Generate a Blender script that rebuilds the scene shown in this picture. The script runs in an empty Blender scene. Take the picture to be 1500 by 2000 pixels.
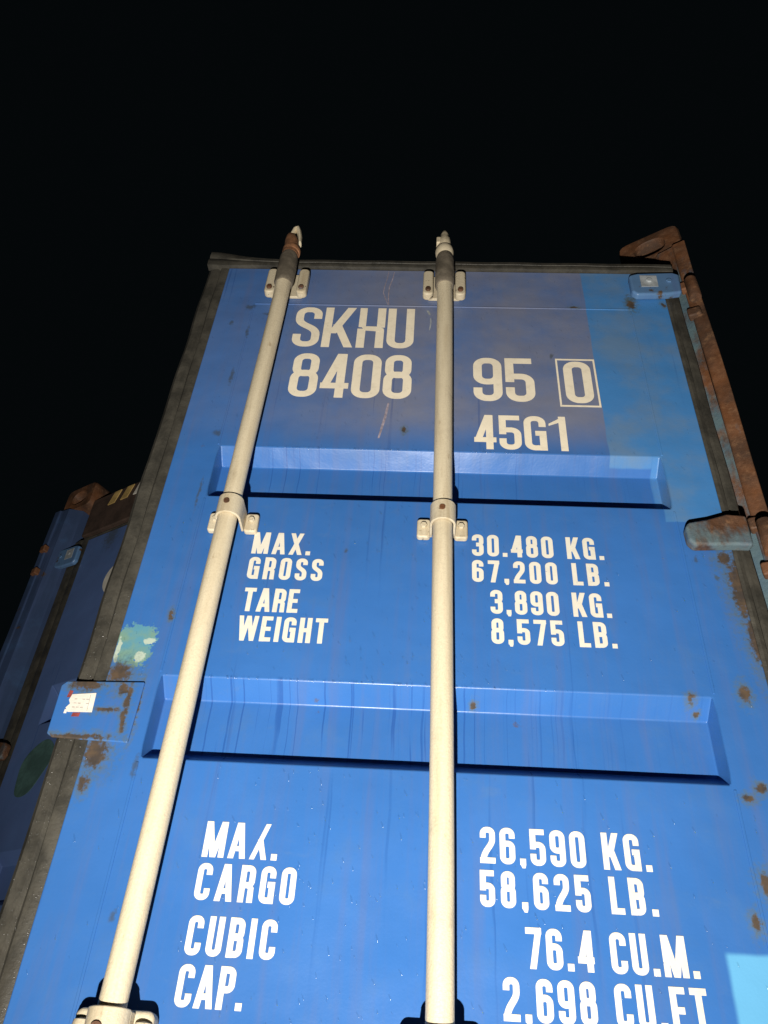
import bpy, math, random
from mathutils import Matrix, Vector, Euler
R = math.radians
random.seed(11)
sc = bpy.context.scene
COL = sc.collection

# ------------------------------------------------------------------ camera, sky, light, exposure
ZO = 0.876                                     # camera height above the ground = raw z 0
cam_d = bpy.data.cameras.new('camera'); cam = bpy.data.objects.new('camera', cam_d); COL.objects.link(cam)
sc.camera = cam
rt, up, fw = (Vector((.99813985, .02274125, .05656567)), Vector((-.02995792, -.62512579, .77994889)),
              Vector((-.05309767, .78019266, .62328168)))
cam.matrix_world = Matrix(((rt.x, up.x, -fw.x, 0), (rt.y, up.y, -fw.y, -1.185408), (rt.z, up.z, -fw.z, ZO), (0, 0, 0, 1)))
cam_d.sensor_fit = 'VERTICAL'; cam_d.sensor_height = 24.0
cam_d.lens = 24.0 * 1560 / 2000
cam_d.clip_start = 0.02; cam_d.clip_end = 2000

w = bpy.data.worlds.new('World'); sc.world = w; w.use_nodes = True
wn = w.node_tree
bg = wn.nodes['Background']
bg.inputs['Color'].default_value = (0.50, 0.80, 0.95, 1)          # moonless night sky, all but black
bg.inputs['Strength'].default_value = 0.0027

# the hand-held torch the photograph was lit with: just below and left of the lens
ld = bpy.data.lights.new('torch_light', 'SPOT'); lamp = bpy.data.objects.new('torch_light', ld); COL.objects.link(lamp)
LP = Vector((-.085, -1.30, -.58 + ZO)); LT = Vector((.08, 0, 1.86 + ZO))
lamp.location = LP
lamp.rotation_euler = (LT - LP).to_track_quat('-Z', 'Y').to_euler()
ld.energy = 315; ld.color = (1.0, .955, .87)
ld.spot_size = R(122); ld.spot_blend = 1.0; ld.shadow_soft_size = 0.012

sc.view_settings.view_transform = 'Standard'; sc.view_settings.look = 'None'
sc.view_settings.exposure = 0; sc.view_settings.gamma = 1
sc.cycles.max_bounces = 6; sc.cycles.caustics_reflective = False; sc.cycles.caustics_refractive = False

# ------------------------------------------------------------------ material helpers
class NT:
    def __init__(s, name):
        s.m = bpy.data.materials.new(name); s.m.use_nodes = True
        s.t = s.m.node_tree; s.b = s.t.nodes['Principled BSDF']
        s.P = s.n('ShaderNodeTexCoord').outputs['Object']
    def n(s, typ, **kw):
        nd = s.t.nodes.new(typ)
        for k, v in kw.items(): setattr(nd, k, v)
        return nd
    def put(s, sock, v):
        if hasattr(v, 'links'): s.t.links.new(v, sock)
        elif isinstance(v, (tuple, list)) and len(v) == 3 and sock.type == 'RGBA': sock.default_value = (*v, 1)
        else: sock.default_value = v
    def math(s, op, a, b=0.0, c=None, clamp=False):
        nd = s.n('ShaderNodeMath', operation=op, use_clamp=clamp)
        s.put(nd.inputs[0], a); s.put(nd.inputs[1], b)
        if c is not None: s.put(nd.inputs[2], c)
        return nd.outputs[0]
    def vm(s, op, a, b=None):
        nd = s.n('ShaderNodeVectorMath', operation=op); s.put(nd.inputs[0], a)
        if b is not None: s.put(nd.inputs[1], b)
        return nd.outputs['Value'] if op == 'LENGTH' else nd.outputs[0]
    def noise(s, scale, detail=4, rough=.55, vec=None, col=False):
        nd = s.n('ShaderNodeTexNoise'); s.put(nd.inputs['Vector'], vec or s.P)
        nd.inputs['Scale'].default_value = scale; nd.inputs['Detail'].default_value = detail
        nd.inputs['Roughness'].default_value = rough
        return nd.outputs['Color' if col else 0]
    def stretch(s, v, sc_):
        return s.vm('MULTIPLY', v, sc_)
    def rng(s, v, a, b, lo=0., hi=1., smooth=True):
        nd = s.n('ShaderNodeMapRange'); nd.interpolation_type = 'SMOOTHSTEP' if smooth else 'LINEAR'
        s.put(nd.inputs[0], v); nd.inputs[1].default_value = a; nd.inputs[2].default_value = b
        nd.inputs[3].default_value = lo; nd.inputs[4].default_value = hi
        return nd.outputs[0]
    def mix(s, f, a, b, mode='MIX'):
        nd = s.n('ShaderNodeMix', data_type='RGBA', blend_type=mode)
        s.put(nd.inputs[0], f); s.put(nd.inputs[6], a); s.put(nd.inputs[7], b)
        return nd.outputs[2]
    def sep(s, v):
        nd = s.n('ShaderNodeSeparateXYZ'); s.put(nd.inputs[0], v); return nd.outputs
    def bump(s, h, strength, dist, prev=None):
        nd = s.n('ShaderNodeBump'); nd.inputs['Strength'].default_value = strength; nd.inputs['Distance'].default_value = dist
        s.put(nd.inputs['Height'], h)
        if prev is not None: s.put(nd.inputs['Normal'], prev)
        return nd.outputs[0]
    def warp(s, amp, scale, detail=4):
        c = s.noise(scale, detail, .6, col=True)
        return s.vm('ADD', s.P, s.vm('MULTIPLY', s.vm('SUBTRACT', c, (.5, .5, .5)), (amp, amp, amp)))
    def spots(s, lst, vec, soft=.45):
        acc = None; rag = s.math('MULTIPLY', s.math('SUBTRACT', s.noise(120, 6, .72), .5), 2.4)
        for (u, z, ru, rz) in lst:
            d = s.vm('LENGTH', s.vm('MULTIPLY', s.vm('SUBTRACT', vec, (u, 0, z)), (1 / ru, 0, 1 / rz)))
            acc = d if acc is None else s.math('MINIMUM', acc, d)
        return s.rng(s.math('ADD', acc, rag), 1.0, soft)
    def boxes(s, lst, vec, e=.004):
        x, y, z = s.sep(vec); acc = None
        for (u0, u1, z0, z1) in lst:
            a = s.math('MULTIPLY', s.rng(x, u0 - e, u0 + e), s.rng(x, u1 + e, u1 - e))
            b = s.math('MULTIPLY', s.rng(z, z0 - e, z0 + e), s.rng(z, z1 + e, z1 - e))
            m = s.math('MULTIPLY', a, b)
            acc = m if acc is None else s.math('MAXIMUM', acc, m)
        return acc
    def done(s, col, rough=.5, normal=None, metal=0, spec=None):
        s.put(s.b.inputs['Base Color'], col); s.put(s.b.inputs['Roughness'], rough)
        s.b.inputs['Metallic'].default_value = metal
        if spec is not None: s.put(s.b.inputs['Specular IOR Level'], spec)
        if normal is not None: s.put(s.b.inputs['Normal'], normal)
        return s.m

BLUE = (.033, .127, .370); RUST = (.085, .048, .022); RUST2 = (.042, .028, .017)

def rust_col(t, scale=40):
    n = t.noise(scale, 6, .65)
    return t.mix(t.rng(n, .35, .7), RUST2, t.mix(t.noise(9, 3), RUST, (.115, .070, .030)))

def blue_paint(name, repaint=(), bright=(), teal=(), chips=(), rust=(), scuff=(), wet=True, dust_and_lift=0.0, rusty=0.0, base=BLUE):
    t = NT(name)
    big = t.noise(3.0, 4, .55); fine = t.noise(240, 2, .5)
    col = t.mix(t.rng(big, .3, .7), base, tuple(k * 1.16 for k in base))
    streakn = t.noise(1.0, 5, .6, t.stretch(t.P, (38, 1, 2.2)))
    col = t.mix(t.math('MULTIPLY', t.rng(streakn, .45, .75), .42), col, (.085, .125, .28))
    col = t.mix(t.rng(t.noise(13, 6, .68), .48, .78, 0, .38), col, (.065, .145, .31))
    col = t.mix(t.rng(t.noise(1.0, 5, .65, t.stretch(t.P, (14, 1, 30))), .60, .78, 0, .30), col, (.09, .165, .32))
    if dust_and_lift:  # dirt film, its grey lightened to paint extra brightness onto the upper panel
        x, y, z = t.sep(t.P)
        d = t.math('MULTIPLY', t.rng(t.noise(4.5, 6, .65), .22, .66, .35, 1.0), dust_and_lift)
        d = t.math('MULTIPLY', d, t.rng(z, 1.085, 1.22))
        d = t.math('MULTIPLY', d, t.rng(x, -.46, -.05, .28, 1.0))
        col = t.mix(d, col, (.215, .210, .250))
    wv = t.warp(.016, 30); wv2 = t.warp(.010, 9, 2)
    rough = t.rng(t.noise(7, 4), .3, .7, .30, .44)
    if repaint:
        m = t.boxes(repaint, wv2, .0018)
        col = t.mix(t.math('MULTIPLY', m, t.rng(t.noise(8, 5, .6), .2, .55, .85, 1.0)), col, (.055, .205, .485))
        col = t.mix(t.math('MULTIPLY', m, t.rng(t.noise(6, 5, .6), .42, .68, 0, .75)), col, (.135, .215, .33))
    if bright:
        col = t.mix(t.boxes(bright, wv2), col, (.115, .36, .60))
    if wet:      # run marks left by rain
        sx = t.noise(1.0, 2, .4, t.stretch(t.vm('ADD', t.P, t.vm('MULTIPLY', t.noise(7, 2, .5, col=True), (.012, 0, 0))), (75, 0, 1.4)))
        run = t.math('MULTIPLY', t.rng(sx, .66, .73), t.rng(t.noise(2.6, 2), .40, .60))
        col = t.mix(t.math('MULTIPLY', run, .45), col, (.018, .062, .235))
        rough = t.math('SUBTRACT', rough, t.math('MULTIPLY', run, .12))
        x, y, z = t.sep(t.P)                     # rain water running over the pressed bands
        band = t.boxes([(-.42, .47, a + .01, b + .003) for a, b in ((.450, .590), (.975, 1.108))], t.P, .006)
        dx = t.noise(1.0, 1, .4, t.stretch(t.vm('ADD', t.P, t.vm('MULTIPLY', t.noise(11, 2, .5, col=True), (.008, 0, 0))), (250, 0, .9)))
        fall = t.rng(t.noise(1.0, 2, .5, t.stretch(t.P, (60, 0, 7))), .38, .55)
        dr = t.math('MULTIPLY', t.math('MULTIPLY', t.rng(dx, .61, .66), band), fall)
        dr = t.math('MULTIPLY', dr, t.rng(x, .30, .02, .25, 1.0))
        col = t.mix(t.math('MULTIPLY', dr, .62), col, (.016, .070, .270))
    if scuff:
        col = t.mix(t.math('MULTIPLY', t.spots(scuff, wv, .2), .62), col, (.055, .062, .05))
    if teal:
        m = t.spots(teal, wv, .8)
        col = t.mix(m, col, t.mix(t.rng(t.noise(30, 5, .6), .35, .65), (.095, .27, .36), (.17, .29, .22)))
    if chips:
        col = t.mix(t.spots(chips, wv, .75), col, (.42, .50, .42))
    rn = t.noise(16, 7, .68)
    rm = t.math('MULTIPLY', t.rng(rn, .69, .74), 1.0) if rusty == 0 else t.rng(rn, .68 - rusty * .3, .74 - rusty * .3)
    if rusty == 0: rm = t.math('MULTIPLY', rm, .55)
    if rust:
        halo = t.spots([(a, b, c * 2.1, d * 2.3) for a, b, c, d in rust], wv, .1)
        col = t.mix(t.math('MULTIPLY', halo, .7), col, (.095, .125, .105))
        rm = t.math('MAXIMUM', rm, t.math('MULTIPLY', t.spots(rust, wv, .5), .92))
    col = t.mix(rm, col, rust_col(t))
    rough = t.math('ADD', rough, t.math('MULTIPLY', rm, .4))
    nb = t.bump(t.noise(3.2, 3, .5), .7, .018)
    nb = t.bump(fine, .10, .0012, nb)
    nb = t.bump(t.noise(38, 3, .5), .10, .004, nb)
    return t.done(col, rough, nb, 0, .36)

def cream_paint(name, col0=(.68, .585, .415), dirt=.35, rusty=.1):
    t = NT(name)
    n = t.noise(14, 6, .65); st = t.noise(1.0, 5, .6, t.stretch(t.P, (60, 60, 4)))
    col = t.mix(t.math('MULTIPLY', t.rng(st, .42, .75), dirt), col0, (.36, .27, .15))
    col = t.mix(t.math('MULTIPLY', t.rng(n, .55, .8), dirt), col, (.22, .17, .11))
    col = t.mix(t.rng(t.noise(45, 6, .7), .72 - rusty * .5, .78 - rusty * .5), col, rust_col(t))
    col = t.mix(t.rng(t.noise(1.0, 6, .7, t.stretch(t.P, (70, 70, 22))), .62, .72, 0, .6), col, (.30, .20, .10))
    col = t.mix(t.rng(t.noise(420, 3, .6), .4, .7, 0, .22), col, (.30, .24, .16))
    nb = t.bump(t.noise(260, 4, .65), .35, .002)
    return t.done(col, .5, nb)

def lettering_mat(name, c):
    t = NT(name)
    col = t.mix(t.rng(t.noise(60, 5, .6), .45, .8, 0, .35), c, (.55, .47, .36))
    col = t.mix(t.rng(t.noise(75, 6, .72), .68, .72, 0, .75), col, (.07, .13, .30))      # nicks down to the blue coat
    col = t.mix(t.rng(t.noise(9, 4, .6), .45, .75, 0, .22), col, (.45, .40, .34))
    return t.done(col, .45, t.bump(t.noise(220, 2), .1, .001))

def rubber(name):
    t = NT(name)
    n = t.noise(18, 6, .65)
    col = t.mix(t.rng(n, .3, .7), (.034, .032, .027), (.066, .060, .047))
    col = t.mix(t.rng(t.noise(5, 5, .6), .55, .75, 0, .3), col, (.08, .066, .045))
    st = t.noise(1.0, 4, .6, t.stretch(t.P, (90, 90, 40)))
    col = t.mix(t.rng(st, .5, .75, 0, .25), col, (.10, .09, .07))
    return t.done(col, t.rng(n, .3, .7, .42, .7), t.bump(t.noise(160, 4, .6), .3, .003))

def rust_metal(name, paint=.35, pc=(.05, .13, .24)):
    t = NT(name)
    rc = t.mix(t.rng(t.noise(7, 6, .65), .35, .68), (.058, .030, .017), (.175, .070, .028))
    rc = t.mix(t.rng(t.noise(60, 6, .7), .5, .75, 0, .7), rc, (.235, .120, .055))
    m = t.rng(t.noise(5.0, 7, .62, t.stretch(t.P, (1, 1, .45))), .62 - paint * .25, .70 - paint * .25)
    col = t.mix(m, rc, t.mix(t.noise(30, 3), pc, (.10, .155, .15)))
    nb = t.bump(t.noise(70, 7, .72), .55, .004)
    nb = t.bump(t.noise(9, 4), .3, .010, nb)
    return t.done(col, t.rng(t.noise(30), .3, .7, .5, .85), nb)

def plain(name, c, rough=.5, n=25, var=.5, metal=0):
    t = NT(name)
    d = tuple(k * var for k in c)
    return t.done(t.mix(t.rng(t.noise(n, 6, .65), .35, .7), d, c), rough, t.bump(t.noise(90, 5, .6), .3, .003), metal)

# wear positions are (u, z, half width, half height) on the door
M = {}
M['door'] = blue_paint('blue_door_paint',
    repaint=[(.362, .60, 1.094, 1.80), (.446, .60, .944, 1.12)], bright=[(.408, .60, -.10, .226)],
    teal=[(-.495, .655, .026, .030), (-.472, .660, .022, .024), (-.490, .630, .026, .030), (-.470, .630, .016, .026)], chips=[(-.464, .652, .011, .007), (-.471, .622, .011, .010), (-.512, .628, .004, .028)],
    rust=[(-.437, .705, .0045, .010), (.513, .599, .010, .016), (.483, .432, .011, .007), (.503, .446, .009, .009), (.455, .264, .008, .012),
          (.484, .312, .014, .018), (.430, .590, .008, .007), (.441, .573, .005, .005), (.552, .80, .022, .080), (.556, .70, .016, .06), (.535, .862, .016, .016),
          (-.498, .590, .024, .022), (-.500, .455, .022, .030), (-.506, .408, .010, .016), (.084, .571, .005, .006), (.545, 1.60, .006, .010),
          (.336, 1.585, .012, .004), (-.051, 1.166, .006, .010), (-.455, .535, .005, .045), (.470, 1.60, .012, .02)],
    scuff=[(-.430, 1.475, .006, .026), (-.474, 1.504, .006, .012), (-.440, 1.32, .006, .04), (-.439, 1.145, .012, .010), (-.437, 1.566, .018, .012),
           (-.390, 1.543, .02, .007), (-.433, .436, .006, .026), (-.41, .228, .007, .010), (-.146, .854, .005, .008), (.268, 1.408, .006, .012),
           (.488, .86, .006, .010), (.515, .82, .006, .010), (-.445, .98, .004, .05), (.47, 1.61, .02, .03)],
    dust_and_lift=.80)
M['plate'] = blue_paint('blue_plate_paint', rust=[(-.545, .565, .030, .013), (-.482, .560, .014, .012), (-.470, .545, .006, .030), (-.468, .510, .0055, .032), (-.500, .522, .03, .005), (-.535, .476, .06, .006)], wet=False)
M['blue'] = blue_paint('blue_container_paint', rusty=.12, wet=False)
M['blue_left'] = blue_paint('blue_left_door_paint', base=(.075, .125, .28), scuff=[(-2.10, 1.70, .05, .08)], wet=True)
M['rod'] = cream_paint('cream_rod_paint', dirt=.42, rusty=.03)
M['bracket'] = cream_paint('cream_bracket_paint', (.60, .52, .375), .6, .20)
M['sleeve'] = plain('grey_steel', (.22, .185, .14), .5, 22, .45)
M['bolt'] = rust_metal('bolt_rust', .0)
M['orange_rust'] = plain('orange_rust', (.36, .165, .075), .75, 30, .45)
M['letter'] = lettering_mat('lettering_lifted', (.90, .80, .62))  # upper letters: paint lightened to make up for the weak light there
M['letter_low'] = lettering_mat('lettering_toned_down', (.72, .68, .58))  # lower letters: same paint, toned down where the torch is strong
M['rubber'] = rubber('grey_rubber')
M['rust'] = rust_metal('rusty_post', .28)
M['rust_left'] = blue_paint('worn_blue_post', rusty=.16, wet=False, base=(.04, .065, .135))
M['web'] = rust_metal('worn_blue_web', .62, (.075, .125, .18))
M['cast'] = rust_metal('rusty_casting', .05)
M['hinge'] = blue_paint('hinge_paint', rusty=.42, wet=False, base=(.09, .18, .33))
M['hinge_grey'] = rust_metal('worn_grey_hinge', .75, (.085, .115, .155))
M['hinge_pale'] = plain('pale_paint', (.42, .45, .47), .5, 30, .6)
M['paper'] = plain('paper', (.78, .72, .63), .7, 30, .85)
M['red'] = plain('red_tape_scrap', (.30, .06, .055), .6, 60, .6)
M['ink'] = plain('printed_ink', (.50, .45, .40), .6, 90, .7)
M['yellow'] = plain('yellow_hazard_paint', (.62, .42, .15), .5, 30, .6)
M['black'] = plain('black_hazard_paint', (.012, .011, .010), .6)
M['steel_dark'] = plain('dark_header_steel', (.075, .046, .034), .7, 14, .5)
M['scratch'] = plain('scratch', (.42, .36, .42), .5, 90, .5)
M['green'] = plain('green_reflection', (.075, .150, .140), .55, 18, .6)
M['wood'] = plain('plywood_floor', (.16, .09, .045), .6, 8, .6)
M['white_decal'] = plain('white_decal', (.66, .62, .54), .55, 20, .8)
t = NT('rain_water')                          # clear film: see-through body with a Fresnel gloss
gl = t.n('ShaderNodeBsdfGlossy'); gl.inputs['Roughness'].default_value = .18
tr = t.n('ShaderNodeBsdfTransparent'); mx = t.n('ShaderNodeMixShader'); mx.inputs[0].default_value = .075; t.put(mx.inputs[1], tr.outputs[0]); t.put(mx.inputs[2], gl.outputs[0])
t.t.links.new(mx.outputs[0], t.t.nodes['Material Output'].inputs['Surface']); M['water'] = t.m
t = NT('wet_asphalt'); nn = t.noise(90, 6, .7)
M['ground'] = t.done(t.mix(nn, (.025, .025, .026), (.075, .072, .068)), t.rng(t.noise(1.3, 4), .4, .6, .12, .6), t.bump(nn, .6, .008))

# ------------------------------------------------------------------ mesh helpers
class MB:
    def __init__(s): s.v = []; s.f = []
    def add(s, vs, fs):
        k = len(s.v); s.v += [tuple(p) for p in vs]; s.f += [tuple(i + k for i in f) for f in fs]; return s
    def box(s, x0, x1, y0, y1, z0, z1):
        vs = [(x, y, z) for x in (x0, x1) for y in (y0, y1) for z in (z0, z1)]
        return s.add(vs, [(0, 1, 3, 2), (4, 6, 7, 5), (0, 4, 5, 1), (2, 3, 7, 6), (0, 2, 6, 4), (1, 5, 7, 3)])
    def prism(s, poly, y0, y1):                 # poly in (x, z), counter-clockwise seen from -y
        n = len(poly)
        s.add([(x, y0, z) for x, z in poly] + [(x, y1, z) for x, z in poly],
              [tuple(range(n)), tuple(range(2 * n - 1, n - 1, -1))] + [(i, i + n, (i + 1) % n + n, (i + 1) % n) for i in range(n)]); return s
    def lathe(s, prof, cx, cy, n=28, cap=True):  # prof: (r, z) or (r, z, dx, dy)
        vs = []
        for p in prof:
            dx, dy = (p[2], p[3]) if len(p) > 2 else (0, 0)
            for i in range(n):
                a = 2 * math.pi * i / n; vs.append((cx + dx + p[0] * math.cos(a), cy + dy + p[0] * math.sin(a), p[1]))
        fs = [(j * n + i, j * n + (i + 1) % n, (j + 1) * n + (i + 1) % n, (j + 1) * n + i) for j in range(len(prof) - 1) for i in range(n)]
        if cap: fs += [tuple(range(n - 1, -1, -1)), tuple((len(prof) - 1) * n + i for i in range(n))]
        return s.add(vs, fs)
    def cyl_y(s, cx, cz, r, y0, y1, n=14, r1=None):   # along y
        r1 = r if r1 is None else r1
        ring = [(math.cos(2 * math.pi * i / n), math.sin(2 * math.pi * i / n)) for i in range(n)]
        vs = [(cx + r * c, y1, cz + r * d) for c, d in ring] + [(cx + r1 * c, y0, cz + r1 * d) for c, d in ring]
        return s.add(vs, [(i, (i + 1) % n, (i + 1) % n + n, i + n) for i in range(n)] + [tuple(range(n - 1, -1, -1)), tuple(range(n, 2 * n))])
    def sweep(s, prof, fn, ts):                 # prof points through fn(t, a, b) along ts
        m = len(prof); vs = [fn(t_, a, b) for t_ in ts for a, b in prof]
        fs = [(j * m + i, j * m + (i + 1) % m, (j + 1) * m + (i + 1) % m, (j + 1) * m + i) for j in range(len(ts) - 1) for i in range(m)]
        fs += [tuple(range(m - 1, -1, -1)), tuple((len(ts) - 1) * m + i for i in range(m))]
        return s.add(vs, fs)
    def build(s, name, mat, parent=None, bevel=0, seg=2, smooth=True, recalc=True, sharp=True, **props):
        me = bpy.data.meshes.new(name); me.from_pydata(s.v, [], s.f); me.update()
        if recalc:
            import bmesh
            bm = bmesh.new(); bm.from_mesh(me); bmesh.ops.recalc_face_normals(bm, faces=bm.faces); bm.to_mesh(me); bm.free()
        me.materials.append(M[mat])
        o = bpy.data.objects.new(name, me); COL.objects.link(o)
        if parent is not None: o.parent = parent
        if smooth:
            for p in me.polygons: p.use_smooth = True
            if sharp: me.set_sharp_from_angle(angle=R(35))
        if bevel:
            b = o.modifiers.new('bevel', 'BEVEL'); b.width = bevel; b.segments = seg; b.limit_method = 'ANGLE'; b.angle_limit = R(28)
            b.harden_normals = True
        for k, v in props.items(): o[k] = v
        return o

# ------------------------------------------------------------------ ground
g = MB().add([(-900, -900, 0), (900, -900, 0), (900, 900, 0), (-900, 900, 0)], [(0, 1, 2, 3)]).build('ground', 'ground', smooth=False)
g['kind'] = 'structure'

# ------------------------------------------------------------------ the container
A = R(30.4); CX, CY = .655, .045
cont = bpy.data.objects.new('shipping_container', None); COL.objects.link(cont)
cont.location = (CX, CY, 0); cont.rotation_euler = (0, 0, -A)
cont['label'] = 'blue steel shipping container with one rusty-hinged door swung open at night'
cont['category'] = 'shipping container'
W_, H_, L_ = 2.438, 2.896, 12.19
cont_m = Matrix.Translation((CX, CY, 0)) @ Matrix.Rotation(-A, 4, 'Z')
# container coordinates: x -2.438..0, y 0 (door end) .. 12.19, z 0..2.896

def casting(name_x0, x1, y0, y1, z0, z1, face_y, parent):
    """corner fitting with an oval hole in its end face"""
    m = MB(); n = 48; cx, cz = (name_x0 + x1) / 2, (z0 + z1) / 2
    sgn = 1 if face_y == y0 else -1
    def ring(hx, hz, r):
        pts = []
        for i in range(n):
            a = 2 * math.pi * i / n; c, d = math.cos(a), math.sin(a)
            k = 8 if r < .03 else 2.4
            q = (abs(c / hx) ** k + abs(d / hz) ** k) ** (-1 / k)
            pts.append((cx + q * c, cz + q * d))
        return pts
    O = ring((x1 - name_x0) / 2, (z1 - z0) / 2, .012); I = ring(.040, .0315, .05)
    fy, by = face_y, (y1 if face_y == y0 else y0)
    rows = [[(x, by, z) for x, z in O], [(x, fy + sgn * .006, z) for x, z in O],
            [(cx + (x - cx) * .955, fy, cz + (z - cz) * .94) for x, z in O],
            [(cx + (x - cx) * 1.06, fy, cz + (z - cz) * 1.06) for x, z in I], [(x, fy + sgn * .004, z) for x, z in I],
            [(x, fy + sgn * .034, z) for x, z in I], [(cx + (x - cx) * 1.5, fy + sgn * .036, cz + (z - cz) * 1.3) for x, z in I],
            [(cx + (x - cx) * 1.5, fy + sgn * .13, cz + (z - cz) * 1.3) for x, z in I]]
    vs = [p for r_ in rows for p in r_]
    fs = [(j * n + i, j * n + (i + 1) % n, (j + 1) * n + (i + 1) % n, (j + 1) * n + i) for j in range(len(rows) - 1) for i in range(n)]
    fs += [tuple(range(n - 1, -1, -1)), tuple((len(rows) - 1) * n + i for i in range(n))]
    return m.add(vs, fs).build('corner_casting', 'cast', parent)

zt = H_
for (x0, x1) in ((-.160, .004), (-W_ - .004, -W_ + .160)):
    for (y0, y1, fy) in ((-.004, .176, -.004), (L_ - .176, L_ + .004, L_ + .004)):
        for (z0, z1) in ((zt - .118, zt), (0.0, .118)):
            casting(x0, x1, y0, y1, z0, z1, fy, cont)
# door-end corner posts: proud outer flange, set-back inner web
for s in (0, 1):
    f = (lambda x: x) if s == 0 else (lambda x: -W_ - x)
    prof = [(.011, -.026), (-.018, -.026), (-.022, -.023), (-.026, .10), (.004, .150)]
    m = MB(); m.sweep(prof, lambda t_, a, b: (f(a) + .0015 * math.sin(t_ * 9 + a), b + .001 * math.sin(t_ * 6), t_), [.118 + (zt - .236) * i / 24 for i in range(25)])
    post = m.build('corner_post', 'rust' if s == 0 else 'rust_left', cont, bevel=.004)
    MB().sweep([(-.0222, -.0205), (-.060, -.017), (-.100, .020), (-.100, .115), (-.0222, .10)], lambda t_, a, b: (f(a), b, t_), [.119 + (zt - .238) * i / 8 for i in range(9)]).build('post_web', 'web' if s == 0 else 'rust_left', post)
    for zr in (1.66, .915, .155, -.62):                               # hinge lugs welded to the post
        z = zr + ZO
        for dz in (-.052, .052):
            q = [(f(-.030), -.040), (f(.001), -.036), (f(.004), .02), (f(-.030), .02)]
            MB().add([(x, y, z + dz - .014) for x, y in q] + [(x, y, z + dz + .014) for x, y in q],
                     [(3, 2, 1, 0), (4, 5, 6, 7), (0, 1, 5, 4), (1, 2, 6, 5), (2, 3, 7, 6), (3, 0, 4, 7)]).build('hinge_lug', 'cast', post, bevel=.005)
# far-end posts
for x0, x1 in ((-.10, 0), (-W_, -W_ + .10)):
    MB().box(x0, x1, L_ - .10, L_, .118, zt - .118).build('corner_post', 'blue', cont, bevel=.006)
# header and sill over/under the doors
hz0, hz1 = 1.748 + ZO, 1.927 + ZO
header = MB().prism([(-W_ + .158, hz0), (-.158, hz0), (-.158, hz1), (-W_ + .158, hz1)], .012, .10).build('door_header', 'steel_dark', cont, bevel=.006)
for i in range(5):                                                    # slanted hazard stripes beside the far corner
    x = -2.175 + i * .068
    MB().prism([(x, 1.862 + ZO), (x + .036, 1.862 + ZO), (x + .058, 1.918 + ZO), (x + .022, 1.918 + ZO)], .0085, .0115).build('hazard_stripe', 'yellow' if i != 2 else 'white_decal', header)
MB().box(-W_ + .158, -.158, .012, .12, .02, .105).build('door_sill', 'steel_dark', cont, bevel=.006)
# corrugated side walls, end wall, roof, floor, rails
def corr(p0, p1, nrm, z0, z1, name, pitch=.278, depth=.036):
    L = math.hypot(p1[0] - p0[0], p1[1] - p0[1]); dx, dy = (p1[0] - p0[0]) / L, (p1[1] - p0[1]) / L
    pts = []; k = int(L / pitch)
    for i in range(k):
        for a, d in ((0, 0), (.25, 0), (.5, depth), (.75, depth)): pts.append(((i + a) * L / k, d))
    pts.append((L, 0)); vs = []
    for a, d in pts:
        x, y = p0[0] + dx * a + nrm[0] * d, p0[1] + dy * a + nrm[1] * d
        vs += [(x, y, z0), (x, y, z1)]
    m = MB().add(vs, [(2 * i, 2 * i + 2, 2 * i + 3, 2 * i + 1) for i in range(len(pts) - 1)])
    o = m.build(name, 'blue', cont, smooth=False, recalc=False)
    so = o.modifiers.new('thick', 'SOLIDIFY'); so.thickness = .002
    return o
corr((-.052, .12), (-.052, L_ - .1), (-1, 0), .16, zt - .07, 'side_wall')
corr((-W_ + .052, .12), (-W_ + .052, L_ - .1), (1, 0), .16, zt - .07, 'side_wall')
corr((-W_ + .1, L_ - .012), (-.1, L_ - .012), (0, -1), .12, zt - .07, 'end_wall')
MB().box(-W_ + .064, -.064, .18, L_ - .02, zt - .052, zt - .048).build('roof', 'blue', cont)
for x0, x1 in ((-.090, -.046), (-W_ + .046, -W_ + .090)):
    MB().box(x0, x1, .176, L_ - .176, zt - .075, zt - .015).build('top_rail', 'blue', cont, bevel=.004)
    MB().box(x0, x1, .176, L_ - .176, .02, .165).build('bottom_rail', 'blue', cont, bevel=.004)
MB().box(-W_ + .07, -.07, .06, L_ - .05, .13, .16).build('floor', 'wood', cont)

# ------------------------------------------------------------------ doors
ZB, ZT = -.775, 1.724                         # blue leaf, raw z (camera height = 0)
REC = [(.975, 1.108), (.450, .590), (-.075, .068), (-.600, -.455)]
DEP = .036
def leaf(u0, u1, r0, r1, y0=0.0):
    """pressed steel leaf with sunk bands, closed at the back; u to the right, facing -y"""
    U = [u0, r0, r0 + .005, r1 - .005, r1, u1]; Z = [ZB]; inner = []
    for a, b in REC[::-1]:
        k = len(Z); Z += [a, a + .020, b - .026, b]; inner += [k + 1, k + 2]
    Z.append(ZT)
    m = MB(); nu, nz = len(U), len(Z)
    vs = [(u, y0 + (DEP if (i in (2, 3) and j in inner) else 0), z) for j, z in enumerate(Z) for i, u in enumerate(U)]
    fs = [(j * nu + i, j * nu + i + 1, (j + 1) * nu + i + 1, (j + 1) * nu + i) for j in range(nz - 1) for i in range(nu - 1)]
    n0 = len(vs)
    rim = [i for i in range(nu)] + [j * nu + nu - 1 for j in range(1, nz)] + [(nz - 1) * nu + i for i in range(nu - 2, -1, -1)] + [j * nu for j in range(nz - 2, 0, -1)]
    for k in rim: vs.append((vs[k][0], y0 + .050, vs[k][2]))
    q = len(rim)
    fs += [(rim[(i + 1) % q], rim[i], n0 + i, n0 + (i + 1) % q) for i in range(q)]
    fs.append(tuple(n0 + i for i in range(q)))
    return m.add(vs, fs)

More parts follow.
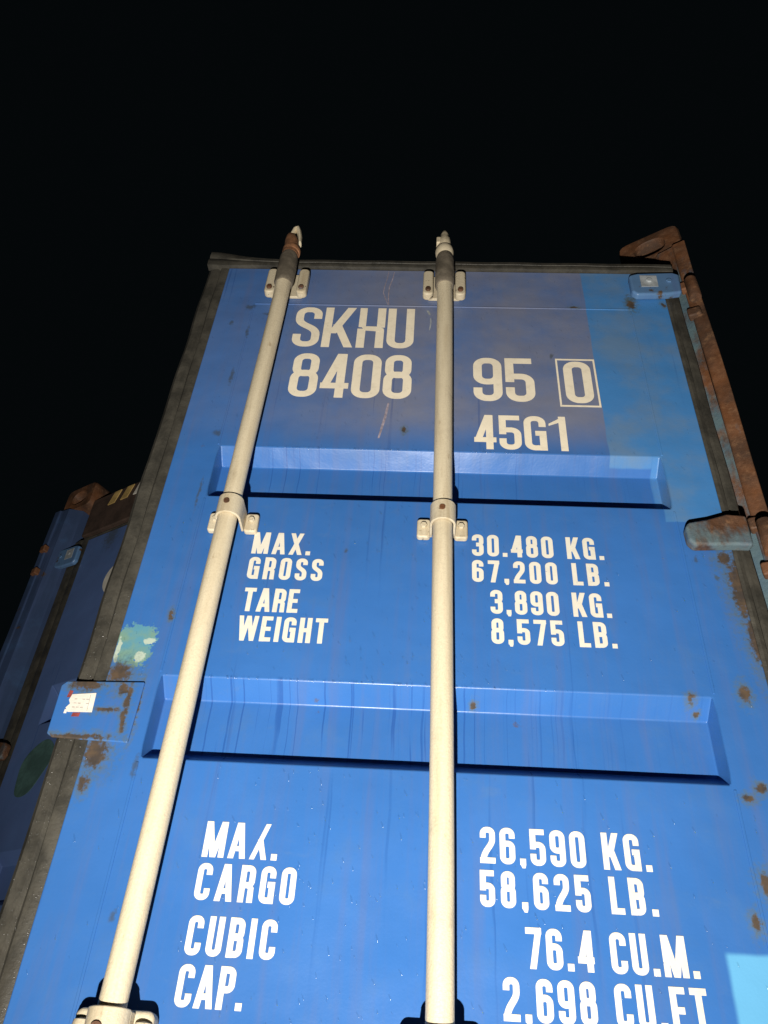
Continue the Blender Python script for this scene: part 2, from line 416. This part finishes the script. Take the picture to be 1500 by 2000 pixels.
def door_obj(mb, mat, world):
    o = mb.build('door', mat, cont, bevel=.0068, seg=4)
    o.matrix_basis = cont_m.inverted() @ world
    return o
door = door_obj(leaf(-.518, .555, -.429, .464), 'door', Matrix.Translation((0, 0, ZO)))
door['label'] = 'blue door leaf with white lettering, swung open towards the viewer'

GP = [(0, .034), (0, .003), (.010, .000), (.020, .002), (.025, .009), (.030, .004), (.048, .007), (.057, .018), (.054, .030), (.040, .038)]
def gasket(side, parent, u0=-.518, u1=.555, top=.036, wl=1.0, wr=.74, mat='rubber'):
    if side == 'left':
        fn = lambda t_, a, b: (u0 - a * wl + .0012 * math.sin(t_ * 23) * (a > .02), b + .001 * math.sin(t_ * 31), t_)
        ts = [ZB - .03 + (ZT + .034 - ZB + .03) * i / 60 for i in range(61)]
    elif side == 'right':
        fn = lambda t_, a, b: (u1 + a * wr + .001 * math.sin(t_ * 19) * (a > .02), b + .003, t_)
        ts = [ZB - .03 + (ZT + .030 - ZB + .03) * i / 60 for i in range(61)]
    elif side == 'top':
        k = top / .057
        fn = lambda t_, a, b: (t_, b * .6 - .010, ZT + .0015 + a * k * (1 + .9 * math.exp(-((t_ - u0 + .05) / .09) ** 2)) + .0008 * math.sin(t_ * 40))
        ts = [u0 - .057 * wl * .97 + (u1 - u0 + .057 * wl + .03) * i / 50 for i in range(51)]
    else:
        fn = lambda t_, a, b: (t_, b + .0035, ZB - a * .7); ts = [u0 - .05 + (u1 - u0 + .08) * i / 30 for i in range(31)]
    return MB().sweep(GP, fn, ts).build('gasket', mat, parent)
for s in ('left', 'right', 'top', 'bottom'): gasket(s, door)

def seam(pts, parent, mat='door', y=0.0):
    (a, b), (c, d) = pts; h = .0022
    if abs(a - c) < 1e-6: poly = [(a - h, b), (a + h, b), (a + h, d), (a - h, d)]
    else: poly = [(a, b - h), (c, b - h), (c, b + h), (a, b + h)]
    return MB().prism(poly, y - .0013, y + .001).build('weld_seam', mat, parent, bevel=.0010)
seam(((-.429, 1.580), (.470, 1.580)), door)
for lo, hi in ((1.112, 1.572), (.596, .968), (.074, .443)):
    seam(((.4655, lo), (.4655, hi)), door)
    seam(((-.4305, lo), (-.4305, hi)), door)

# --- lock rods and their fittings
def rod_line(kind):
    return ((-.3555, 1.6), (-.367, .12)) if kind == 0 else ((.0265, 1.6), (.034, .12))
def rod_u(kind, z):
    (a, za), (b, zb) = rod_line(kind); return b + (a - b) * (z - zb) / (za - zb)
YR = -.050; RR = .0178
def lock_rod(parent, ufun, y=0):
    m = MB(); zs = [-.82 + 2.42 * i / 30 for i in range(31)]
    u = ufun(0)
    prof = [(RR, z, ufun(z) - u + .0008 * math.sin(z * 5), 0) for z in zs]
    prof += [(.0182, 1.603, ufun(1.6) - u, 0), (.021, 1.606, ufun(1.6) - u, 0), (.0215, 1.618, ufun(1.6) - u, 0), (.019, 1.626, ufun(1.6) - u, 0)]
    m.lathe(prof, u, YR + y, 32)
    return m.build('lock_rod', 'rod', parent)
def rounded(x0, x1, z0, z1, r, n=5, corners=(1, 1, 1, 1)):
    pts = []
    for k, (cx, cz, a0) in enumerate(((x0 + r, z0 + r, 180), (x1 - r, z0 + r, 270), (x1 - r, z1 - r, 0), (x0 + r, z1 - r, 90))):
        if not corners[k]:
            pts.append(((x0, x1, x1, x0)[k], (z0, z0, z1, z1)[k])); continue
        for i in range(n + 1):
            a = R(a0 + 90 * i / n); pts.append((cx + r * math.cos(a), cz + r * math.sin(a)))
    return pts
def bolt(parent, u, z, y, r=.0075, mat='bolt', h=.006):
    return MB().cyl_y(u, z, r, y - h, y, 6, r * .93).build('bolt', mat, parent, bevel=.0012)
def strap(m, u, r_in, r_out, z0, z1, y, a0=180, a1=360, n=16, flare=0):
    """half sleeve round the rod, open towards the door (angles: 270 faces the viewer)"""
    vs = []
    for z in (z0, z1):
        for i in range(n + 1):
            a = R(a0 + (a1 - a0) * i / n)
            for r in (r_in, r_out): vs.append((u + r * math.cos(a), y + r * math.sin(a), z))
    k = 2 * (n + 1); fs = []
    for i in range(n):
        a, b = 2 * i, 2 * i + 2
        fs += [(a + 1, b + 1, b + 1 + k, a + 1 + k), (a, a + k, b + k, b), (a, b, b + 1, a + 1), (a + k, a + 1 + k, b + 1 + k, b + k)]
    fs += [(0, 1, 1 + k, k), (2 * n, 2 * n + k, 2 * n + 1 + k, 2 * n + 1)]
    return m.add(vs, fs)
def top_bracket(parent, u, y=0, kind=1):
    b = MB()
    b.prism(rounded(u - .040, u + .040, 1.600, 1.688, .006), y - .008, y - .0005)
    b.build('rod_bracket', 'bracket', parent, bevel=.002)
    for s in (-1, 1):                                                  # the two folded ears
        e = MB().prism(rounded(u + s * .0385 - .0125, u + s * .0385 + .0125, 1.590, 1.683, .010), y - .030, y - .0085)
        e.build('bracket_ear', 'bracket', parent, bevel=.005, seg=3)
        bolt(parent, u + s * .0385, 1.604, y - .030, .0072)
    sl = [(.0205, 1.588), (.0228, 1.594), (.0230, 1.650), (.0222, 1.690), (.0190, 1.710), (.015, 1.716)]
    MB().lathe(sl, u, YR + y, 30).build('rod_sleeve', 'sleeve', parent)
def cam_end(parent, u, y=0, kind=1):
    Y = YR + y
    if kind == 1:
        MB().lathe([(.015, 1.700), (.0205, 1.712), (.0225, 1.724), (.0218, 1.736), (.016, 1.746), (.0135, 1.752)], u - .001, Y, 24).build('cam_collar', 'rod', parent)
        m = MB().lathe([(.0135, 1.748), (.0150, 1.756), (.0150, 1.778), (.0105, 1.788), (.0100, 1.800), (.0065, 1.815), (.002, 1.820)], u - .001, Y, 18)
        m.build('cam_lock', 'rod', parent)
        MB().box(u - .0215, u - .006, Y - .010, Y + .010, 1.758, 1.782).build('cam_lug', 'rod', parent, bevel=.003)
    else:
        MB().lathe([(.0205, 1.705), (.0200, 1.728, -.001, 0), (.0175, 1.738, -.001, 0), (.0172, 1.764, -.003, 0), (.0130, 1.785, -.006, 0), (.0095, 1.793, -.008, 0)], u, Y, 20).build('cam_lock', 'orange_rust', parent)
        m = MB(); pts = [(-.006, 1.795, .004), (-.001, 1.818, .006), (.005, 1.822, .0065), (.011, 1.806, .0055), (.0165, 1.780, .005), (.019, 1.756, .003)]
        vs = []; fs = []; n = 10
        for k, (dx, z, r) in enumerate(pts):
            for i in range(n):
                a = 2 * math.pi * i / n; vs.append((u + dx + r * math.cos(a), Y + .010 * math.sin(a), z + .5 * r * math.cos(a)))
        fs = [(k * n + i, k * n + (i + 1) % n, (k + 1) * n + (i + 1) % n, (k + 1) * n + i) for k in range(len(pts) - 1) for i in range(n)]
        fs += [tuple(range(n)), tuple((len(pts) - 1) * n + i for i in range(n))]
        m.add(vs, fs).build('cam_lug', 'rod', parent)
        MB().lathe([(.0212, 1.716), (.0226, 1.722), (.0212, 1.729)], u + .002, Y, 20).build('cam_collar', 'orange_rust', parent)
def mid_bracket(parent, u, z, y=0):
    m = MB(); strap(m, u, .0185, .0235, z - .022, z + .022, YR + y)
    for s in (-1, 1):
        m.box(min(u + s * .0187, u + s * .0233), max(u + s * .0187, u + s * .0233), YR + y + .0005, y - .012, z - .0215, z + .0215)
    m.build('rod_strap', 'bracket', parent, bevel=.0015)
    MB().cyl_y(u - .002, z + .002, .0055, YR + y - .0255, YR + y - .0225, 12).build('grease_nipple', 'bolt', parent)
    for s in (-1, 1):
        c = u + s * .0345
        MB().prism(rounded(c - .0125, c + .0125, z - .021, z + .021, .006), y - .014, y - .0005).build('bracket_ear', 'bracket', parent, bevel=.004, seg=3)
        bolt(parent, c, z + .004, y - .014, .0068, 'bracket')
def low_bracket(parent, u, z, y=0):
    MB().prism(rounded(u - .050, u + .050, z - .125, z, .010), y - .030, y - .0005).build('rod_bracket', 'bracket', parent, bevel=.006, seg=3)
    m = MB(); strap(m, u, .0188, .0265, z - .120, z - .002, YR + y)
    for s in (-1, 1):
        m.box(min(u + s * .019, u + s * .0263), max(u + s * .019, u + s * .0263), YR + y + .0005, y - .029, z - .119, z - .003)
    m.build('rod_strap', 'bracket', parent, bevel=.002)
    MB().cyl_y(u - .004, z - .026, .0075, YR + y - .029, YR + y - .0255, 14).build('grease_nipple', 'bolt', parent)
    for s in (-1, 1):
        MB().lathe([(.004, z - .012), (.0105, z - .014), (.0125, z - .024), (.0105, z - .036), (.004, z - .040)], u + s * .0385, y - .030, 18).build('bolt_boss', 'bracket', parent)
def rod_set(parent, kinds, ufuns, y=0):
    for k, uf in zip(kinds, ufuns):
        lock_rod(parent, uf, y)
        top_bracket(parent, uf(1.63), y, k); cam_end(parent, uf(1.7), y, k)
        mid_bracket(parent, uf(.90), .902, y)
        low_bracket(parent, uf(.06), .119, y)
        mid_bracket(parent, uf(-.66), -.66, y)
rod_set(door, (0, 1), (lambda z: rod_u(0, z), lambda z: rod_u(1, z)))

# --- hinges
def hinge(parent, z, style, y=0, f=lambda x: x):
    if style == 'top':
        b = MB().prism([(f(a), c) for a, c in [(.472, z - .034), (.483, z - .046), (.553, z - .042), (.590, z - .034), (.594, z + .036), (.578, z + .044), (.493, z + .038), (.473, z + .030)]], y - .020, y - .0005)
        b.build('hinge', 'hinge', parent, bevel=.006, seg=3)
        MB().prism([(f(a), c) for a, c in [(.496, z - .018), (.536, z - .016), (.537, z + .026), (.497, z + .026)]], y - .0215, y - .0202).build('bare_patch', 'hinge_pale', parent)
        bolt(parent, f(.517), z + .006, y - .021, .008, 'hinge_pale', .004); bolt(parent, f(.564), z + .006, y - .0205, .008, 'hinge', .004)
    else:
        b = MB().prism([(f(a), c) for a, c in [(.472, z - .026), (.481, z - .038), (.550, z - .034), (.586, z - .034), (.586, z + .034), (.550, z + .036), (.512, z + .022), (.478, z + .014), (.471, z + .004)]], y - .024, y - .0005)
        b.build('hinge', 'hinge_grey', parent, bevel=.007, seg=3)
    MB().lathe([(.0135, z - .036), (.0145, z - .034), (.0145, z + .034), (.0135, z + .036)], f(.624), y - .004, 20).build('hinge_barrel', 'cast', parent)
hinge(door, 1.660, 'top'); hinge(door, .913, 'mid'); hinge(door, .155, 'mid'); hinge(door, -.62, 'mid')

# --- overlap plate on the free edge and the paper scrap stuck on it
MB().prism([(-.584, .480), (-.574, .474), (-.452, .470), (-.450, .574), (-.578, .570), (-.586, .562)], -.0055, -.0005).build('overlap_plate', 'plate', door, bevel=.0025)
MB().prism([(-.561, .516), (-.5215, .517), (-.5235, .550), (-.562, .546), (-.5645, .536), (-.561, .530), (-.566, .523)], -.0066, -.0058).build('paper_sticker', 'paper', door, label='torn white paper scrap on the overlap plate')
MB().prism([(-.5668, .5135), (-.5625, .5135), (-.5620, .5190), (-.5662, .5205)], -.0066, -.0058).build('paper_sticker', 'paper', door)
MB().prism([(-.570, .541), (-.5635, .541), (-.562, .552), (-.568, .553)], -.0062, -.0057).build('tape_scrap', 'red', door)
MB().prism([(-.553, .5085), (-.541, .509), (-.540, .5155), (-.552, .5150)], -.0062, -.0057).build('tape_scrap', 'red', door)
for k, z in enumerate((.524, .531, .538)):                           # faded print on the scrap
    for j in range(4):
        a = -.556 + j * .0065 + .001 * (k % 2)
        if (k + j) % 4 != 3: MB().prism([(a, z - .0007), (a + .0045, z - .0007), (a + .0045, z + .0007), (a, z + .0007)], -.00685, -.0067).build('print_line', 'ink', door, smooth=False)
MB().prism([(-.5305, .5185), (-.5297, .5185), (-.5312, .546), (-.5320, .546)], -.00685, -.0067).build('print_line', 'ink', door, smooth=False)

# ------------------------------------------------------------------ lettering
def bez(p0, p1, p2, p3, n=12):
    return [tuple((1 - t_) ** 3 * a + 3 * (1 - t_) ** 2 * t_ * b + 3 * (1 - t_) * t_ * t_ * c + t_ ** 3 * d for a, b, c, d in zip(p0, p1, p2, p3)) for t_ in [i / n for i in range(n + 1)]]
def arc(cx, cy, rx, ry, a0, a1, n=7):
    return [(cx + rx * math.cos(R(a0 + (a1 - a0) * i / n)), cy + ry * math.sin(R(a0 + (a1 - a0) * i / n))) for i in range(n + 1)]
def glyph(ch, w, h, t):
    """strokes of a bold condensed capital: ('p', polygon) or ('r', path, closed)"""
    L, Q, B, T = t / 2, w - t / 2, t / 2, h - t / 2; r = .86 * (w - t) / 2; q = t * .95
    def box(a, b, c, d): return ('p', [(a, b), (c, b), (c, d), (a, d)])
    def dg(x0, y0, x1, y1, k=1.0): return ('p', [(x0, y0), (x0 + t * k, y0), (x1 + t * k, y1), (x1, y1)])
    def ring(x0, y0, x1, y1, rr): return ('r', arc(x1 - rr, y1 - rr, rr, rr, 0, 90) + arc(x0 + rr, y1 - rr, rr, rr, 90, 180) + arc(x0 + rr, y0 + rr, rr, rr, 180, 270) + arc(x1 - rr, y0 + rr, rr, rr, 270, 360), True)
    topr = arc(Q - r, T - r, r, r, 0, 90); topl = arc(L + r, T - r, r, r, 90, 180)
    botl = arc(L + r, B + r, r, r, 180, 270); botr = arc(Q - r, B + r, r, r, 270, 360)
    if ch in '0O': return [ring(L, B, Q, T, r)]
    if ch == 'C': return [('r', [(Q, .68 * h)] + topr + topl + botl + botr + [(Q, .32 * h)], False)]
    if ch == 'G': return [('r', [(Q, .68 * h)] + topr + topl + botl + arc(Q - r, B + r, r, r, 270, 300), False), box(.50 * w, .42 * h, w, .42 * h + q), box(w - t, 0, w, .43 * h), box(.42 * w, 0, w - t * .6, q)]
    if ch == 'S': return [('r', [(Q, .70 * h)] + topr + topl + bez((L, .70 * h), (L, .50 * h), (Q, .52 * h), (Q, .30 * h)) + botr[::-1] + botl[::-1] + [(L, .31 * h)], False)]
    if ch == '2': return [('r', [(L, .69 * h)] + topl[::-1] + topr[::-1] + bez((Q, .66 * h), (Q, .46 * h), (L + .1 * t, .36 * h), (L + .02 * t, .04 * h)), False), box(0, 0, w, q)]
    if ch == '3': return [('r', [(L, .71 * h)] + topl[::-1] + topr[::-1] + arc(Q - r, .52 * h + r, r, r, 0, -90) + [(.36 * w, .52 * h)], False), ('r', [(.36 * w, .53 * h)] + arc(Q - r, .53 * h - r, r, r, 90, 0) + botr[::-1] + botl[::-1] + [(L, .29 * h)], False)]
    if ch == '5': return [box(0, .44 * h, t, h), box(t * .5, h - q, .95 * w, h), ('r', [(t * .7, .57 * h)] + arc(Q - r, .57 * h - r, r, r, 90, 0) + botr[::-1] + botl[::-1] + [(L, .32 * h)], False)]
    if ch in '69':
        s6 = [ring(L, B, Q, .56 * h, r), ('r', [(Q, .70 * h)] + topr + topl + [(L, .28 * h)], False)]
        if ch == '6': return s6
        return [(s_[0], [(w - x, h - y) for x, y in s_[1]]) + tuple(s_[2:]) for s_ in s6]
    if ch == '8': return [ring(L, B, Q, .545 * h, r), ring(L + .03 * w, .525 * h, Q - .03 * w, T, r * .93)]
    if ch == '4': return [box(.54 * w, 0, .54 * w + t, h), box(0, .20 * h, w, .20 * h + q), dg(0, .24 * h, .54 * w - .15 * t, h, 1.0)]
    if ch == '7': return [box(0, h - q, w, h), dg(.20 * w, 0, w - t, h - q * .5, 1.0)]
    if ch == '1': return [box(w - t, 0, w, h), ('p', [(0, .78 * h), (w - t * .4, h - .01 * h), (w - t * .4, h - .02 * h - q * .9), (0, .78 * h - q * .45)])]
    if ch == 'K': return [box(0, 0, t, h), dg(t * .55, .34 * h, w - t * 1.08, h, 1.08), dg(w - t * 1.05, 0, .30 * w, .56 * h, 1.05)]
    if ch == 'H': return [box(0, 0, t, h), box(w - t, 0, w, h), box(t * .5, .5 * h - q / 2, w - t * .5, .5 * h + q / 2)]
    if ch == 'h': return [box(0, 0, t, .47 * h), box(.10 * t, .505 * h, 1.0 * t, h), box(w - t, 0, w, .455 * h), box(w - .93 * t, .50 * h, w + .07 * t, h),
                          ('p', [(t * .35, .53 * h), (t * .9, .42 * h), (w - t * .5, .40 * h), (w, .47 * h), (w - t * .7, .525 * h)])]
    if ch == 'U': return [('r', [(L, h)] + botl + botr + [(Q, h)], False)]
    if ch == 'L': return [box(0, 0, t, h), box(t * .5, 0, w, q)]
    if ch == 'T': return [box(0, h - q, w, h), box(w / 2 - t / 2, 0, w / 2 + t / 2, h - q * .5)]
    if ch == 'E': return [box(0, 0, t, h), box(t * .5, h - q, w, h), box(t * .5, .5 * h - q / 2, .90 * w, .5 * h + q / 2), box(t * .5, 0, w, q)]
    if ch == 'F': return [box(0, 0, t, h), box(t * .5, h - q, w, h), box(t * .5, .47 * h - q / 2, .88 * w, .47 * h + q / 2)]
    if ch == 'I': return [box(0, 0, t, h)]
    if ch == 'A': return [dg(0, 0, w / 2 - t * .60, h, 1.0), dg(w - t, 0, w / 2 - t * .40, h, 1.0), box(.24 * w, .20 * h, .76 * w, .20 * h + q * .9)]
    if ch == 'M': return [box(0, 0, t, h), box(w - t, 0, w, h), dg(w / 2 - t / 2, 0, t * .12, h, 1.0), dg(w / 2 - t / 2, 0, w - t * 1.12, h, 1.0)]
    if ch == 'W': return [dg(.20 * w, 0, 0, h, .92), dg(.20 * w, 0, w / 2 - t * .45, h, .92), dg(.70 * w - .1 * t, 0, w / 2 - t * .45, h, .92), dg(.70 * w - .1 * t, 0, w - t * .92, h, .92)]
    if ch == 'X': return [dg(0, 0, w - t, h, 1.0), dg(w - t, 0, 0, h, 1.0)]
    if ch == 'x': return [dg(0, 0, w - t * .8, h, .86), dg(w - t, 0, .36 * w, .55 * h, .95)]
    if ch in 'RPB':
        k = .46 * h if ch != 'B' else .50 * h
        up_ = ('r', [(t * .5, T), (Q - r, T)] + arc(Q - r, T - r, r, r, 90, 0) + arc(Q - r, k + r, r, r, 0, -90) + [(t * .5, k)], False)
        if ch == 'P': return [box(0, 0, t, h), up_]
        if ch == 'B': return [box(0, 0, t, h), up_, ('r', [(t * .5, k + .02 * h), (Q - r, k + .02 * h)] + arc(Q - r, k + .02 * h - r, r, r, 90, 0) + botr[::-1] + [(t * .5, B)], False)]
        return [box(0, 0, t, h), up_, ('p', [(w - t, 0), (w, 0), (w - .06 * t, .40 * h), (w - .5 * t, .48 * h), (w - 1.6 * t, .46 * h), (w - t, .36 * h)])]
    if ch == '.': return [box(0, 0, t * 1.02, t * 1.05)]
    if ch == ',': return [box(0, 0, t * 1.0, t * 1.05), ('p', [(.35 * t, -.5 * t), (.85 * t, -.5 * t), (t, .1 * t), (0.05 * t, .1 * t)])]
    return []
WID = {'M': .66, 'W': .74, 'E': .41, 'F': .41, 'L': .40, 'T': .45, 'X': .53, 'x': .53, 'A': .53, 'K': .50, ' ': .22, '1': .36, '.': 0, ',': 0, 'I': 0}
def width(ch, h, t, base, k):
    if ch in '.,': return t * 1.02
    if ch == 'I': return t
    return WID.get(ch, base) * h * (k if ch != ' ' else 1)
def lettering(text, u0, u1, z0, h, t, mat, base=.52, k=1.0, y=0.0, parent=None, label=None):
    ws = [width(c, h, t, base, k) for c in text]
    gap = (u1 - u0 - sum(ws)) / max(1, len(text) - 1)
    m = MB(); x = u0; word = ''
    def close():
        o = m.build('lettering', mat, parent or door, smooth=False, recalc=False)
        o['label'] = label or f'white painted lettering reading {word.upper()}'
    for c, w_ in zip(text, ws):
        if c == ' ': close(); m = MB(); word = ''
        else: word += c
        for si, st in enumerate(glyph(c, w_, h, t)):
            yy = y - .0007 - .00011 * si
            if st[0] == 'p':
                P_ = [(x + a, z0 + b) for a, b in st[1]]
                area = sum(P_[i][0] * P_[(i + 1) % len(P_)][1] - P_[(i + 1) % len(P_)][0] * P_[i][1] for i in range(len(P_)))
                if area < 0: P_ = P_[::-1]
                m.add([(a, yy, b) for a, b in P_], [tuple(range(len(P_)))])
            else:
                pts = []
                for p in st[1]:
                    if not pts or math.hypot(p[0] - pts[-1][0], p[1] - pts[-1][1]) > 1e-5: pts.append(p)
                closed = st[2]
                if closed and math.hypot(pts[0][0] - pts[-1][0], pts[0][1] - pts[-1][1]) < 1e-5: pts.pop()
                n = len(pts); vs = []
                for i in range(n):
                    a = pts[i - 1] if (i or closed) else pts[0]; b = pts[(i + 1) % n] if (i < n - 1 or closed) else pts[-1]
                    dx, dz = b[0] - a[0], b[1] - a[1]; l = math.hypot(dx, dz) or 1
                    nx, nz = -dz / l * t / 2, dx / l * t / 2 * .97
                    vs += [(x + pts[i][0] + nx, yy, z0 + pts[i][1] + nz), (x + pts[i][0] - nx, yy, z0 + pts[i][1] - nz)]
                fs = [(2 * i, 2 * i + 1, (2 * i + 3) % (2 * n), (2 * i + 2) % (2 * n)) for i in range(n if closed else n - 1)]
                m.add(vs, fs)
        x += w_ + gap
    close()
LB_, LL = 'letter', 'letter_low'
lettering('SKhU', -.3225, -.0415, 1.4235, .145, .0190, LB_, .43)
lettering('8408', -.3095, -.0410, 1.2575, .143, .0190, LB_, .435)
lettering('95', .0935, .2255, 1.2570, .140, .0190, LB_, .445)
lettering('0', .2905, .3500, 1.2570, .133, .0190, LB_, .445)
lettering('45G1', .0930, .2820, 1.1170, .098, .0145, LB_, .46)
fr = MB(); a0, a1, c0, c1, hh = .2755, .3615, 1.2455, 1.3985, .0040   # box round the check digit
fr.add([(a0, -.0007, c0), (a1, -.0007, c0), (a1, -.0007, c1), (a0, -.0007, c1), (a0 + hh, -.0007, c0 + hh * 1.3), (a1 - hh, -.0007, c0 + hh * 1.3), (a1 - hh, -.0007, c1 - hh * 1.3), (a0 + hh, -.0007, c1 - hh * 1.3)],
       [(0, 1, 5, 4), (1, 2, 6, 5), (2, 3, 7, 6), (3, 0, 4, 7)]).build('check_digit_frame', LB_, door, smooth=False, recalc=False)
T5 = .0083
for txt, u0, u1, z0, h in (('MAX.', -.3190, -.2105, .8400, .049), ('GROSS', -.3190, -.1830, .7845, .048), ('TARE', -.3165, -.2185, .7170, .0485), ('WEIGHT', -.3170, -.1630, .6590, .0490),
                           ('30.480 KG.', .0850, .3225, .8510, .049), ('67,200 LB.', .0845, .3250, .7945, .0475), ('3,890 KG.', .1155, .3220, .7300, .049), ('8,575 LB.', .1155, .3240, .6715, .0495)):
    lettering(txt, u0, u1, z0, h, T5, LL, .455, .95)
for txt, u0, u1, z0, h in (('MAx.', -.3045, -.1970, .3105, .0495), ('CARGO', -.3050, -.1655, .2540, .0485), ('CUBIC', -.3040, -.1830, .1865, .0485), ('CAP.', -.3045, -.2165, .1275, .0490),
                           ('26,590 KG.', .0900, .3285, .3220, .0500), ('58,625 LB.', .0890, .3285, .2655, .0475), ('76.4 CU.M.', .1480, .3700, .1945, .0490), ('2,698 CU.FT.', .1160, .3880, .1350, .0490)):
    lettering(txt, u0, u1, z0, h, T5, LL, .45, .96)

# scratches in the paint under the header
def scratch(pts, wd, mat='scratch', y=-.0008):
    m = MB(); vs = []
    for i, (a, b) in enumerate(pts):
        k = wd * (.5 + .5 * math.sin(math.pi * (i + .5) / len(pts))); vs += [(a - k, y, b), (a + k, y, b)]
    return m.add(vs, [(2 * i, 2 * i + 1, 2 * i + 3, 2 * i + 2) for i in range(len(pts) - 1)]).build('scratch', mat, door, smooth=False, recalc=False)
scratch([(-.112, 1.718), (-.114, 1.69), (-.119, 1.655), (-.121, 1.63), (-.115, 1.61), (-.110, 1.592), (-.106, 1.578)], .0011)
scratch([(-.098, 1.715), (-.101, 1.685), (-.107, 1.655), (-.108, 1.625), (-.107, 1.60), (-.104, 1.575)], .0013)
scratch([(-.012, 1.563), (-.009, 1.556), (-.006, 1.546)], .003, 'hinge_pale')
scratch([(-.004, 1.535), (-.003, 1.52), (-.004, 1.505), (-.006, 1.49)], .0015, 'hinge_pale')
scratch([(-.088, 1.245), (-.090, 1.225), (-.093, 1.20), (-.098, 1.17), (-.103, 1.14)], .0028)
scratch([(-.128, 1.762), (-.126, 1.752), (-.122, 1.745)], .004, 'hinge_pale', y=-.002)

# ------------------------------------------------------------------ the closed left leaf
left = door_obj(leaf(-2.235, -1.250, -2.150, -1.340, .020), 'blue_left', cont_m @ Matrix.Translation((0, 0, ZO)))
left['label'] = 'closed blue door leaf in deep shade behind the open one'
GL = [(0, .054), (0, .026), (.030, .022), (.045, .028), (.060, .024), (.090, .028), (.092, .050)]
MB().sweep(GL, lambda t_, a, b: (-2.235 - a, b, t_), [ZB - .03, ZT + .02]).build('gasket', 'rubber', left)
MB().sweep(GL, lambda t_, a, b: (t_, b + .002, ZT + a * .27), [-2.32, -1.25]).build('gasket', 'rubber', left)
for z, st in ((1.66, 'top'), (.913, 'mid'), (.155, 'mid'), (-.62, 'mid')): hinge(left, z, st, .020, lambda x: -1.775 - x)
rod_set(left, (1, 0), (lambda z: -1.83, lambda z: -1.44), .020)
MB().cyl_y(-1.990, 1.484, .068, .0185, .0198, 40).build('round_decal', 'white_decal', left, label='round white decal half hidden by the open door')
MB().prism([(-2.10 + .065 * math.cos(R(a)) * (1 + .12 * math.sin(R(a * 3))) + .2 * .1 * math.sin(R(a)), .83 + .085 * math.sin(R(a))) for a in range(0, 360, 12)], .0188, .0198).build('reflection_patch', 'green', left)  # greenish oval reflection, painted on as a flat patch

# ------------------------------------------------------------------ rain on the open door
m = MB()
def drop(u, y, z, r, el, tilt):
    n = 8; vs = [(0, -1, 0)]
    for lat in (50, 20, 0):
        for i in range(n):
            a = 2 * math.pi * i / n; vs.append((math.cos(R(lat)) * math.cos(a), -math.sin(R(lat)), math.cos(R(lat)) * math.sin(a)))
    ct, st_ = math.cos(tilt), math.sin(tilt); out = []
    for a, b, c in vs:
        a *= r; c *= r * el; out.append((u + a * ct - c * st_, y + b * r * .55, z + a * st_ + c * ct))
    fs = [(0, 1 + i, 1 + (i + 1) % n) for i in range(n)]
    for k in range(2): fs += [(1 + k * n + i, 1 + (k + 1) * n + i, 1 + (k + 1) * n + (i + 1) % n, 1 + k * n + (i + 1) % n) for i in range(n)]
    m.add(out, fs)
def in_recess(u, z): return any(a - .004 < z < b + .004 for a, b in REC) and -.435 < u < .47
cnt = 0
while cnt < 1300:
    u, z = random.uniform(-.515, .55), random.uniform(0, 1.72)
    if random.random() > .25 + .75 * math.exp(-((u + .05) / .22) ** 2) or in_recess(u, z): continue
    drop(u, -.0002, z, random.choice((.0006, .0007, .0009, .0011, .0014)), random.uniform(2.2, 5.0), R(random.uniform(10, 40))); cnt += 1
for i in range(150):                                                  # drops hanging on the pressed edges
    a, b = random.choice(REC[:2]); u = random.gauss(-.08, .14)
    if -.42 < u < .45: drop(u, -.0003, b + .001, random.uniform(.0010, .0024), random.uniform(1, 2.2), R(random.uniform(0, 40)))
for i in range(500):
    z = random.uniform(.0, .75); drop(-.520 - random.random() * .045, .001, z, random.choice((.0007, .0009, .0012)), random.uniform(1.5, 3), R(random.uniform(10, 40)))
m.build('rain_drops', 'water', door, kind='stuff', recalc=False, sharp=False)
